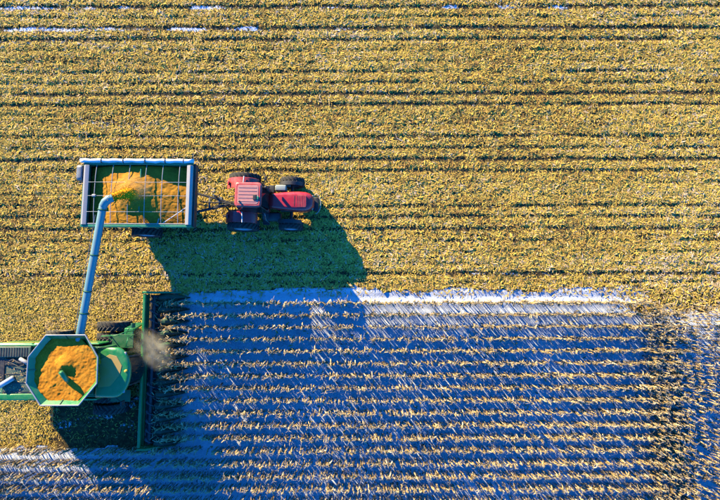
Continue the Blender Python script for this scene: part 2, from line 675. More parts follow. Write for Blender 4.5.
# ------------------------------------------------------------------ standing corn
def plant_arrays(rg):
    V, F, T = [], [], []

    def strip(pts, wds, side, tone):
        o = len(V)
        for p, w_ in zip(pts, wds):
            V.append(p - side * w_ / 2)
            V.append(p + side * w_ / 2)
        for i in range(len(pts) - 1):
            F.append((o + 2 * i, o + 2 * i + 1, o + 2 * i + 3, o + 2 * i + 2))
            T.append(tone)

    H = rg.uniform(1.18, 1.48)
    lean = rg.normal(0, 0.04, 2)
    bend = rg.normal(0, 0.06, 2)

    def stem(t):
        return np.array([lean[0] * t + bend[0] * t * t, lean[1] * t + bend[1] * t * t, H * t])
    o = len(V)
    K = 4
    for i in range(K + 1):
        t = i / K
        r_ = 0.014 * (1 - 0.6 * t)
        c = stem(t)
        for k in range(4):
            a = k * math.pi / 2
            V.append(c + np.array([r_ * math.cos(a), r_ * math.sin(a), -0.03 if i == 0 else 0]))
    for i in range(K):
        for k in range(4):
            a, b = o + i * 4 + k, o + i * 4 + (k + 1) % 4
            F.append((a, b, b + 4, a + 4))
            T.append(0.55)
    az0 = rg.uniform(0, math.pi)
    nl = int(rg.integers(11, 15))
    for j in range(nl):
        t = 0.66 + 0.32 * (j - 3 + rg.random() * 0.5) / (nl - 3) if j > 2 else 0.12 + 0.54 * (j + rg.random() * .8) / 3
        c = stem(t)
        az = az0 + math.pi * (j % 2) + rg.normal(0, 0.45)
        d = np.array([math.cos(az), math.sin(az), 0])
        side = np.array([-math.sin(az), math.cos(az), 0])
        ln = rg.uniform(0.30, 0.58)
        out = min(0.30, 0.055 / rg.random() ** 0.55 - 0.03)
        rise = ln * rg.uniform(0.05, 0.45)
        drop = ln * rg.uniform(0.4, 1.2)
        pts = [c, c + d * out * .4 + np.array([0, 0, rise]), c + d * out * .8 + np.array([0, 0, rise * .5 - drop * .15]),
               c + d * out + np.array([0, 0, -drop * .75])]
        wd = rg.uniform(0.045, 0.080)
        tw = side * math.cos(0.6) + np.array([0, 0, math.sin(rg.normal(0, 0.6))])
        strip(pts, [wd * .6, wd, wd * .8, wd * .15], tw / np.linalg.norm(tw), float(np.clip(rg.normal(0.55, 0.26), 0, 1)))
    # broken tassel on top, drooping ear
    top = stem(1.0)
    for j in range(int(rg.integers(2, 5))):
        az = rg.uniform(0, 2 * math.pi)
        d = np.array([math.cos(az), math.sin(az), 0])
        side = np.array([-math.sin(az), math.cos(az), 0])
        l_ = rg.uniform(0.10, 0.26)
        strip([top, top + d * l_ * .45 + np.array([0, 0, l_ * .35]), top + d * l_ + np.array([0, 0, l_ * rg.uniform(-.3, .3)])],
              [0.014, 0.020, 0.008], side, float(np.clip(rg.normal(0.82, 0.12), 0, 1)))
    if rg.random() < 0.7:
        c = stem(0.5)
        az = rg.uniform(0, 2 * math.pi)
        d = np.array([math.cos(az), math.sin(az), 0])
        o = len(V)
        for i, (t, r_) in enumerate(((0, .014), (.35, .030), (1, .010))):
            p = c + d * (0.03 + 0.10 * t) + np.array([0, 0, 0.03 - 0.19 * t])
            for k in range(4):
                a = k * math.pi / 2 + .5
                V.append(p + np.array([-d[1], d[0], 0]) * r_ * math.cos(a) + d * r_ * math.sin(a))
        for i in range(2):
            for k in range(4):
                a, b = o + i * 4 + k, o + i * 4 + (k + 1) % 4
                F.append((a, b, b + 4, a + 4))
                T.append(0.9)
    return np.array(V), np.array(F), np.array(T)


VARIANTS = [plant_arrays(np.random.default_rng(300 + i)) for i in range(16)]


def row_spots(x0, x1, y, gap=0.05, step=0.115):
    out = []
    x = x0
    while x < x1:
        x += step * random.uniform(0.65, 1.35)
        if random.random() < gap * 2.2 + 0.25 * float(sstep(.70, .86, vnoise(np.array([x]), np.array([y]), 77, 0.45)[0])):
            continue
        out.append((x, y + random.gauss(0, 0.022), random.uniform(0, 2 * math.pi), random.uniform(0.85, 1.08), random.randrange(16)))
    return out


def build_corn():
    first, second, rest = [], [], []
    for i, y in enumerate(ROWS):
        if i == 0:
            first += row_spots(HEAD_FRONT - 1.5, 18.2, y, 0.01, 0.115)
        elif i == 1:
            second += row_spots(HEAD_FRONT - 1.5, -6.0, y, 0.01, 0.115)
            rest += row_spots(-5.9, 20.3, y, 0.01, 0.11)
        elif i < 12:
            rest += row_spots(HEAD_FRONT - 1.5, 20.3, y)
        else:
            rest += row_spots(-27, 20.3, y)
    # headland rows running across, planted tight where they overlap the long rows
    for k, hx in enumerate((18.35, 18.85, 19.35, 19.85, 20.35, 21.05, 21.8, 22.55, 23.3, 24.05, 24.8, 25.6, 26.4)):
        sp = row_spots(-17.5, -0.6 - 0.25 * (k % 3), hx, 0.06, 0.15 if k < 5 else 0.14)
        rest += [(y + random.gauss(0, .08), x, r_, s_, v) for (x, y, r_, s_, v) in sp]
    meshes = [mesh_np('corn_plant', V, F, 'dry_corn', T) for V, F, T in VARIANTS]
    for spots, lab in ((first, 'dry tan corn plant in the first standing row, along the snowy strip'),
                       (second, 'dry corn plant in the second standing row, near the corn head in the cart shadow')):
        for x, y, r_, s_, v in spots:
            o = link_mesh('corn_plant', meshes[v])
            o.location = (x, y, 0.0)
            o.rotation_euler = (0, 0, r_)
            s_ *= 1.08
            o.scale = (s_, s_, s_)
            tag(o, lab, 'corn plant', 'standing corn plants')
    # the thousands beyond them
    VV, FF, TT, base = [], [], [], 0
    for x, y, r_, s_, v in rest:
        V, F, T = VARIANTS[v]
        c, s = math.cos(r_) * s_, math.sin(r_) * s_
        q = np.stack([V[:, 0] * c - V[:, 1] * s + x, V[:, 0] * s + V[:, 1] * c + y, V[:, 2] * s_], 1)
        VV.append(q)
        FF.append(F + base)
        TT.append(np.clip(T + random.gauss(0, 0.1), 0, 1))
        base += len(V)
    o = link_mesh('standing_corn', mesh_np('standing_corn', np.concatenate(VV), np.concatenate(FF), 'dry_corn', np.concatenate(TT)))
    tag(o, 'ripe dry corn standing in rows over snow', 'corn', None, 'stuff')
    print('corn', len(first), len(second), len(rest))


build_corn()


# ------------------------------------------------------------------ wheels
def tyre_builder(r, wd, lugs, lug_h):
    mb = MB()
    h = wd / 2
    rb = r - lug_h
    mb.lathe([(r * .56, -h * .80), (r * .70, -h * .98), (rb - .05, -h), (rb - .005, -h * .80), (rb, 0), (rb - .005, h * .80), (rb - .05, h), (r * .70, h * .98),
              (r * .56, h * .80)], 40)
    for k in range(lugs):
        for sgn in (-1, 1):
            a = 2 * math.pi * (k + (0.5 if sgn > 0 else 0)) / lugs
            # each lug: a bar from the centre line out to the shoulder, swept back
            sw = 2 * math.pi / lugs * 0.75
            t = 0.13 * 2 * math.pi / lugs * 1.5
            v = []
            for rr in (rb - 0.04, r):
                for yy, aa in ((0.02 * sgn, a), (h * 0.98 * sgn, a + sw)):
                    for da in (-t, t):
                        v.append((rr * math.cos(aa + da), yy, rr * math.sin(aa + da)))
            mb.add(v, [(0, 1, 3, 2), (4, 6, 7, 5), (0, 2, 6, 4), (1, 5, 7, 3), (0, 4, 5, 1), (2, 3, 7, 6)])
    return mb


def rim_builder(r, wd, out):
    """dished wheel disc, its face on the +/-Y side given by out"""
    mb = MB()
    h = wd / 2 * out
    mb.lathe([(r * .57, -h * .78), (r * .57, h * .80), (r * .52, h * .84), (r * .50, h * .45), (r * .30, h * .30), (r * .20, h * .42), (r * .18, h * .62), (0.001, h * .62)], 32)
    for k in range(10):
        a = 2 * math.pi * k / 10
        mb.tube([(r * .25 * math.cos(a), h * .30, r * .25 * math.sin(a)), (r * .25 * math.cos(a), h * .45, r * .25 * math.sin(a))], 0.02, 6)
    return mb


def wheel(parent, loc, r, wd, out, lugs=20, lug_h=0.05, rim='rim_grey', tyre='tyre_rubber'):
    e = empty('wheel', loc, 0, parent)
    tyre_builder(r, wd, lugs, lug_h).build('tyre', tyre, e, smooth=True)
    rim_builder(r, wd, out).build('rim', rim, e, smooth=True)
    return e


def rring(x, w_, z0, z1, cr, n=4):
    """rounded-rectangle section in the YZ plane at x"""
    pts = []
    for cy, cz, a0 in ((w_ / 2 - cr, z1 - cr, 0), (-w_ / 2 + cr, z1 - cr, 90), (-w_ / 2 + cr, z0 + cr, 180), (w_ / 2 - cr, z0 + cr, 270)):
        for k in range(n + 1):
            a = R(a0 + 90 * k / n)
            pts.append((x, cy + cr * math.cos(a), cz + cr * math.sin(a)))
    return pts


def rpoly(w_, d, cr, n=5, cx=0, cy=0):
    pts = []
    for px, py, a0 in ((w_ / 2 - cr, d / 2 - cr, 0), (-w_ / 2 + cr, d / 2 - cr, 90), (-w_ / 2 + cr, -d / 2 + cr, 180), (w_ / 2 - cr, -d / 2 + cr, 270)):
        for k in range(n + 1):
            a = R(a0 + 90 * k / n)
            pts.append((cx + px + cr * math.cos(a), cy + py + cr * math.sin(a)))
    return pts


# ------------------------------------------------------------------ tractor
def build_tractor():
    t = empty('tractor', (-5.93, 5.98, 0.0), R(-1.2))
    tag(t, 'red tractor with dusty pink cab roof hitched in front of the grain cart', 'tractor')
    # running gear
    mb = MB().box((0.1, 0, 0.95), (3.6, 0.52, 0.5)).box((-1.5, 0, 0.95), (0.7, 0.8, 0.7))
    mb.tube([(-1.5, -1.4, 1.0), (-1.5, 1.4, 1.0)], 0.14, 12).tube([(1.52, -1.3, 0.78), (1.52, 1.3, 0.78)], 0.11, 12)
    mb.box((-2.0, 0, 0.55), (0.9, 0.14, 0.10))
    mb.build('chassis', 'dark_metal', t, bevel=0.02)
    for sy in (1, -1):
        wheel(t, (-1.5, 1.47 * sy, 1.02), 1.02, 0.60, sy, 22, 0.055)
        wheel(t, (1.52, 1.42 * sy, 0.79), 0.79, 0.50, sy, 18, 0.045)
    # bonnet: narrow at the cab, fuller and rounded at the nose
    prof = [(0.05, 0.84, 1.30, 2.00, .16), (0.6, 0.98, 1.25, 2.03, .20), (1.4, 1.18, 1.12, 2.04, .26), (2.1, 1.28, 1.02, 2.01, .30), (2.5, 1.26, 0.98, 1.95, .32),
            (2.76, 1.14, 0.98, 1.88, .34), (2.93, 0.90, 1.02, 1.78, .32), (3.02, 0.56, 1.10, 1.66, .2)]
    hood = MB().loft([rring(x, a, z0, z1, c) for x, a, z0, z1, c in prof]).build('bonnet', 'red_paint', t, smooth=True)
    # raised vent panel and its bars near the nose
    MB().prism(rpoly(0.66, 0.78, 0.10, cx=2.28), 1.97, 2.012).build('vent_panel', 'roof_red', hood, bevel=0.008)
    for i in range(6):
        MB().box((2.02 + 0.105 * i, 0, 2.020), (0.028, 0.66, 0.022)).build('vent_bar', 'red_paint', hood)
    MB().box((1.86, 0, 2.022), (0.03, 0.64, 0.02)).build('panel_seam', 'black_metal', hood)
    for sy in (1, -1):
        MB().box((1.45, 0.585 * sy, 1.50), (1.0, 0.05, 0.42)).build('side_grille', 'black_metal', hood, bevel=0.01)
        MB().box((2.93, 0.36 * sy, 1.50), (0.12, 0.2, 0.12)).build('headlight', 'light_metal', t, bevel=0.02)
    # front weights with pale guard rail
    MB().box((3.10, 0, 0.80), (0.34, 0.90, 0.46)).build('front_weight', 'black_metal', t, bevel=0.04)
    arc = [(3.02 + 0.40 * math.cos(a), 0.68 * math.sin(a), 1.08) for a in np.linspace(-1.35, 1.35, 15)]
    MB().tube(arc, 0.024, 8).build('guard_rail', 'light_metal', t, smooth=True)
    # cab
    cab = empty('cab', (-0.76, 0.08, 0), 0, t)
    MB().prism(rpoly(1.78, 1.62, 0.2, cx=.10), 1.15, 1.80).build('lower_body', 'red_paint', cab, bevel=0.03)
    roof = [(rpoly(1.56, 1.46, 0.20), 3.02), (rpoly(1.62, 1.52, 0.22), 3.10), (rpoly(1.60, 1.50, 0.22), 3.20), (rpoly(1.44, 1.34, 0.20), 3.25)]
    ro = MB().loft([[(x, y, z) for x, y in pl] for pl, z in roof]).build('roof', 'roof_red', cab, bevel=0.01)
    MB().prism(rpoly(1.24, 1.14, 0.12), 3.245, 3.266).build('roof_panel', 'roof_panel', cab, bevel=0.006)
    for i in range(5):
        MB().box((-0.02, -0.42 + 0.21 * i, 3.270), (1.10, 0.030, 0.03)).build('roof_rib', 'roof_panel', cab, bevel=0.008)
    MB().box((0.42, -0.18, 3.29), (0.20, 0.30, 0.07)).build('roof_hatch', 'black_metal', cab, bevel=0.015)
    MB().box((0.60, -0.20, 3.28), (0.12, 0.20, 0.06)).build('aerial_dome', 'cart_green', cab, bevel=0.02)
    MB().tube([(-0.48, -0.44, 3.26), (-0.48, -0.44, 3.36)], 0.055, 10).build('beacon', 'black_metal', cab, smooth=True)
    for sx in (-1, 1):
        for sy in (-1, 1):
            MB().beam(((0.98 if sx > 0 else -.74) , 0.80 * sy, 1.78), (0.72 * sx, 0.66 * sy, 3.06), 0.07, 0.07).build('pillar', 'black_metal', cab)
    for nm, q in (('windshield', [(1.04, -.62, 1.82), (1.04, .62, 1.82), (.76, .62, 3.03), (.76, -.62, 3.03)]),
                  ('rear_window', [(-.80, -.62, 1.82), (-.80, .62, 1.82), (-.73, .62, 3.03), (-.73, -.62, 3.03)]),
                  ('side_window', [(-.72, .84, 1.82), (.96, .84, 1.82), (.70, .69, 3.03), (-.66, .69, 3.03)]),
                  ('side_window', [(-.72, -.84, 1.82), (.96, -.84, 1.82), (.70, -.69, 3.03), (-.66, -.69, 3.03)])):
        MB().add(q, [(0, 1, 2, 3)]).build(nm, 'window_glass', cab, solid=0.012)
    MB().beam((.90, .1, 2.45), (.98, -.55, 2.0), .02, .02).build('wiper', 'black_metal', cab)
    MB().box((-0.15, 0, 1.98), (0.5, 0.5, 0.35)).box((-0.36, 0, 2.4), (0.14, 0.46, 0.6)).build('driver_seat', 'black_metal', cab, bevel=0.04)
    MB().box((0.45, 0, 2.05), (0.25, 0.5, 0.45)).build('dashboard', 'black_metal', cab, bevel=0.04)
    # rear fenders, arched over the wheels
    for sy in (1, -1):
        rings = []
        for a in np.linspace(R(28), R(150), 12):
            ca, sa = math.cos(a), math.sin(a)
            ri, ro_ = 1.09, 1.14
            y0, y1 = 0.74 * sy, 1.42 * sy
            rings.append([(-1.5 + ri * ca, y0, 1.02 + ri * sa), (-1.5 + ri * ca, y1, 1.0 + ri * sa), (-1.5 + ro_ * ca, y1, 1.0 + ro_ * sa), (-1.5 + ro_ * ca, y0, 1.02 + ro_ * sa)])
        f = MB().loft(rings).build('fender', 'roof_red' if sy > 0 else 'red_paint', t, bevel=0.015)  # fall of light put into the paint: paler red on the sunward fender
        MB().tube([(-1.35, 0.80 * sy, 2.17), (-1.30, 1.45 * sy, 2.20)], 0.035, 8).build('light_bar', 'tarp_white', f, smooth=True)
        MB().box((-2.30, 1.05 * sy, 1.95), (0.10, 0.26, 0.14)).build('tail_light', 'red_paint', t, bevel=0.02)
        # front mudguards
        rings = []
        for a in np.linspace(R(35), R(150), 9):
            ca, sa = math.cos(a), math.sin(a)
            rings.append([(1.52 + rr * ca, yy, 0.79 + rr * sa) for rr, yy in ((0.86, 1.10 * sy), (0.86, 1.34 * sy), (0.89, 1.34 * sy), (0.89, 1.10 * sy))])
        MB().loft(rings).build('front_mudguard', 'black_metal', t, bevel=0.008)
        # mirrors on arms
        MB().tube([(0.02, 0.70 * sy, 2.75), (0.16, 1.12 * sy, 2.80)], 0.018, 6).box((0.16, 1.22 * sy, 2.68), (0.08, 0.22, 0.34)).build('mirror', 'black_metal', t, bevel=0.01)
    # pale grey exhaust treatment box on the far side, fuel tank and steps on the near side
    MB().box((0.92, 0.86, 1.52), (0.70, 0.38, 0.5)).build('filter_box', 'box_grey', t, bevel=0.05)
    MB().tube([(0.26, 0.60, 1.3), (0.26, 0.60, 2.95), (0.20, 0.60, 3.05)], 0.075, 12).tube([(0.26, 0.60, 1.9), (0.26, 0.60, 2.6)], 0.11, 12).build('exhaust_pipe', 'black_metal', t, smooth=True)
    MB().box((0.30, 0.80, 1.3), (0.45, 0.5, 0.6)).build('battery_box', 'black_metal', t, bevel=0.04)
    MB().box((0.35, -0.88, 0.95), (1.1, 0.55, 0.55)).build('fuel_tank', 'dark_metal', t, bevel=0.08)
    for i in range(4):
        MB().box((-0.12 + .03 * i, -1.22 + 0.12 * i, 0.55 + 0.28 * i), (0.42, 0.26, 0.04)).build('step', 'dark_metal', t, bevel=0.008)
    MB().tube([(0.12, -1.25, 0.6), (0.12, -1.25, 1.9), (0.05, -0.85, 2.1)], 0.022, 8).build('handrail', 'grey_metal', t, smooth=True)
    # hitch arms
    for sy in (1, -1):
        MB().beam((-1.7, 0.42 * sy, 0.8), (-2.55, 0.48 * sy, 0.65), 0.09, 0.10).build('lift_arm', 'black_metal', t, bevel=0.01)
    MB().beam((-1.7, 0, 1.35), (-2.35, 0.05, 1.0), 0.08, 0.08).build('top_link', 'black_metal', t, bevel=0.01)
    for k in range(3):
        MB().tube([(-1.75, -.2 + .2 * k, 1.5), (-2.1, -.25 + .2 * k, 1.45), (-2.5, -.1 + .12 * k, .95), (-3.0, .02 * k, .75)], 0.022, 6).build('hose', 'black_metal', t, smooth=True)


build_tractor()


# ------------------------------------------------------------------ grain heaps
def heap(name, poly_half, z_edge, peak, ph, pr, mat, loc, seedv, n=90, octa=0.0, slope=0.0):
    """grain surface filling a bin of half-sizes poly_half, with a cone at peak"""
    hx, hy = poly_half
    u = np.linspace(-1, 1, n)
    X, Y = np.meshgrid(u * hx, u * hy)
    x, y = X.ravel(), Y.ravel()
    z = z_edge + (vnoise(x, y, seedv, .8) - .5) * .10 + (vnoise(x, y, seedv + 1, 5.0) - .5) * .035 + (vnoise(x, y, seedv + 2, 11.0) - .5) * .03
    d = np.hypot(x - peak[0], y - peak[1])
    z = z + ph * np.clip(1 - d / pr, 0, 1)
    z = z + ph * .5 * np.exp(-(d / (pr * 1.8)) ** 2)
    z = z - slope * np.clip(-x / hx - .50, 0, 1) ** 1.5 - slope * .25 * np.clip(x / hx, 0, 1)
    V = np.stack([x, y, z], 1)
    i = np.arange(n * n).reshape(n, n)
    F = np.stack([i[:-1, :-1], i[:-1, 1:], i[1:, 1:], i[1:, :-1]], -1).reshape(-1, 4)
    if octa > 0:
        c = V[F].mean(1)
        F = F[(np.abs(c[:, 0]) / hx + np.abs(c[:, 1]) / hy) < octa]
    o = link_mesh(name, mesh_np(name, V, F, mat, smooth=True))
    md = o.modifiers.new('solid', 'SOLIDIFY')
    md.thickness = 0.25
    md.offset = -1
    o.location = loc
    return o


# ------------------------------------------------------------------ grain cart
def build_cart():
    c = empty('grain_cart', (-13.2, 6.05, 0.0), R(-0.4))
    tag(c, 'green grain cart with open top, tarp bows and white rolled tarp', 'grain cart')
    HX, HY, ZT = 3.22, 1.86, 3.40
    # hopper shell: upright top band, then slopes to a narrow bottom
    def rect(hx, hy, z):
        return [(-hx, -hy, z), (hx, -hy, z), (hx, hy, z), (-hx, hy, z)]
    MB().loft([rect(HX, HY, ZT), rect(HX - .02, HY - .02, 2.55), rect(2.0, 1.25, 1.35), rect(1.5, .55, 0.80)], close=False).add(
        rect(1.5, .55, 0.80), [(0, 1, 2, 3)]).build('hopper', 'cart_green', c, solid=0.05)
    for i in range(7):
        x = -2.9 + 5.8 * i / 6
        for sy in (1, -1):
            MB().box((x, (HY + .045) * sy, 2.98), (0.09, 0.06, 0.80)).build('side_rib', 'cart_green', c, bevel=0.008)
    # rim rails and pale end caps
    MB().box((0, -HY - .02, ZT + .02), (2 * HX + .1, 0.17, 0.10)).build('rim_rail', 'cart_green', c, bevel=0.02)
    MB().box((0, -HY + .10, ZT + .06), (2 * HX - .2, 0.05, 0.05)).build('rim_trim', 'light_metal', c, bevel=0.01)
    MB().box((0, HY + .02, ZT + .02), (2 * HX + .1, 0.17, 0.10)).build('rim_rail', 'cart_green', c, bevel=0.02)
    for sx in (-1, 1):
        rings = []
        for x, z in ((HX + .04, ZT - .02), (HX + .02, ZT + .10), (HX - .10, ZT + .17), (HX - .31, ZT + .12), (HX - .31, ZT + .08), (HX - .10, ZT + .11)):
            rings.append([(sx * x, -HY + .04, z), (sx * x, HY - .10, z)])
        vs = [p for r_ in rings for p in r_]
        fs = [(2 * i, 2 * i + 1, (2 * i + 3) % 12, (2 * i + 2) % 12) for i in range(6)] + [tuple(range(0, 12, 2)), tuple(range(1, 12, 2))]
        MB().add(vs, fs).build('end_cap', 'light_metal', c, bevel=0.01)
        MB().box((sx * (HX + .09), 0, ZT - .30), (0.12, 2 * HY + .1, 0.5)).build('end_beam', 'dark_green' if sx < 0 else 'black_metal', c, bevel=0.02)  # shade of the front end put into its colour: black instead of green
    # tarp rolled along the far side, with its arm at the rear
    pts = [(-HX - .25 + i * (2 * HX + .30) / 24, HY + .17 + .015 * math.sin(i * 1.9), ZT + .08 + .012 * math.sin(i * 2.7)) for i in range(25)]
    rs = [.125 + .014 * math.sin(i * 2.1) for i in range(25)]
    tr = MB().tube(pts, rs, 14).build('rolled_tarp', 'tarp_white', c, smooth=True)
    for x in (-2.2, -.9, .4, 1.6, 2.7):
        MB().tube([(x - .025, HY + .17, ZT + .08), (x + .025, HY + .17, ZT + .08)], .148, 14).build('strap', 'dark_metal', tr, smooth=True)
    MB().loft([rring(-HX - .50, .55, ZT - .5, ZT + .02, .12), rring(-HX - .42, .95, ZT - .75, ZT + .14, .18), rring(-HX - .16, .95, ZT - .75, ZT + .14, .18), rring(-HX - .10, .8, ZT - .6, ZT + .05, .14)]).build(
        'tarp_arm_cover', 'grey_metal', c, smooth=True).location = (0, HY - .55, 0)
    # tarp bows across, cords along
    bows = [-2.52, -1.53, -0.53, 0.46, 1.45, 2.45]
    for x in bows:
        MB().tube([(x, -HY + .03, ZT), (x, -HY * .6, ZT + .10), (x, 0, ZT + .13), (x, HY * .6, ZT + .10), (x, HY - .03, ZT)], 0.022, 8).build('tarp_bow', 'light_metal', c, smooth=True)
    for y, z in ((-1.05, ZT + .12), (-.1, ZT + .155), (.72, ZT + .14)):
        MB().tube([(-HX + .3, y, ZT + .12)] + [(x, y, z) for x in bows] + [(HX - .3, y, ZT + .12)], 0.009, 6).build('tarp_cord', 'rim_grey', c, smooth=True)
    # inside: two upright braces, a ladder and a leaning pole
    MB().box((0.10, 0.3, 2.95), (0.07, 2.6, 0.9)).build('inner_brace', 'cart_green', c, bevel=0.01)
    MB().beam((1.20, -1.80, 3.30), (1.22, -0.50, 2.7), 0.07, 0.07).build('inner_strut', 'light_metal', c)
    MB().beam((1.55, -1.70, 3.36), (2.90, -0.75, 3.36), 0.035, 0.035).build('leaning_pole', 'tarp_white', c)
    MB().box((-2.5, -.1, ZT + .19), (0.22, 0.14, 0.10)).build('camera_box', 'light_metal', c, bevel=0.02)
    # chassis, axle, wheels, drawbar
    for sy in (1, -1):
        MB().beam((-2.2, .7 * sy, .98), (2.7, .7 * sy, .98), .14, .24).build('frame_rail', 'dark_green', c, bevel=0.015)
        MB().beam((2.6, .62 * sy, .98), (4.75, .06 * sy, .70), .13, .20).build('drawbar_beam', 'dark_metal', c, bevel=0.015)
        for x in (-1.9, 1.9):
            MB().beam((x, .7 * sy, 1.05), (x * 1.2, 1.5 * sy, 2.5), .10, .10).build('support_leg', 'dark_green', c, bevel=0.01)
        wheel(c, (-0.45, 1.82 * sy, 0.92), 0.92, 0.72, sy, 20, 0.05)
    MB().tube([(-0.45, -1.7, .92), (-0.45, 1.7, .92)], 0.13, 12).build('axle', 'dark_metal', c, smooth=True)
    MB().beam((3.5, -.34, .93), (3.5, .34, .93), .10, .10).beam((4.1, -.2, .84), (4.1, .2, .84), .10, .10).build('drawbar_brace', 'grey_metal', c)
    MB().tube([(4.7, 0, .70), (5.15, 0, .62)], 0.07, 10).build('hitch_ring', 'grey_metal', c, smooth=True)
    MB().tube([(3.9, .42, .15), (3.9, .42, 1.45)], 0.06, 10).box((3.9, .42, .08), (.3, .3, .04)).build('jack_stand', 'grey_metal', c)
    MB().tube([(3.0, .05, 1.0), (3.8, .02, .95), (5.0, 0, .95)], 0.05, 8).build('drive_shaft', 'black_metal', c, smooth=True)
    MB().tube([(2.9, -.2, 1.3), (3.6, -.26, 1.0), (4.4, -.12, .98), (5.2, -.05, 1.15)], 0.026, 6).build('hose', 'black_metal', c, smooth=True)
    # what lies in it is a thing of its own
    g = heap('corn_grain', (3.12, 1.78), 3.16, (-0.45, 0.10), .40, 1.3, 'grain_brown', (-13.2, 6.05, 0), 61, 110, 0.0, 1.0)
    tag(g, 'heap of orange corn grain filling the grain cart', 'corn grain')


build_cart()


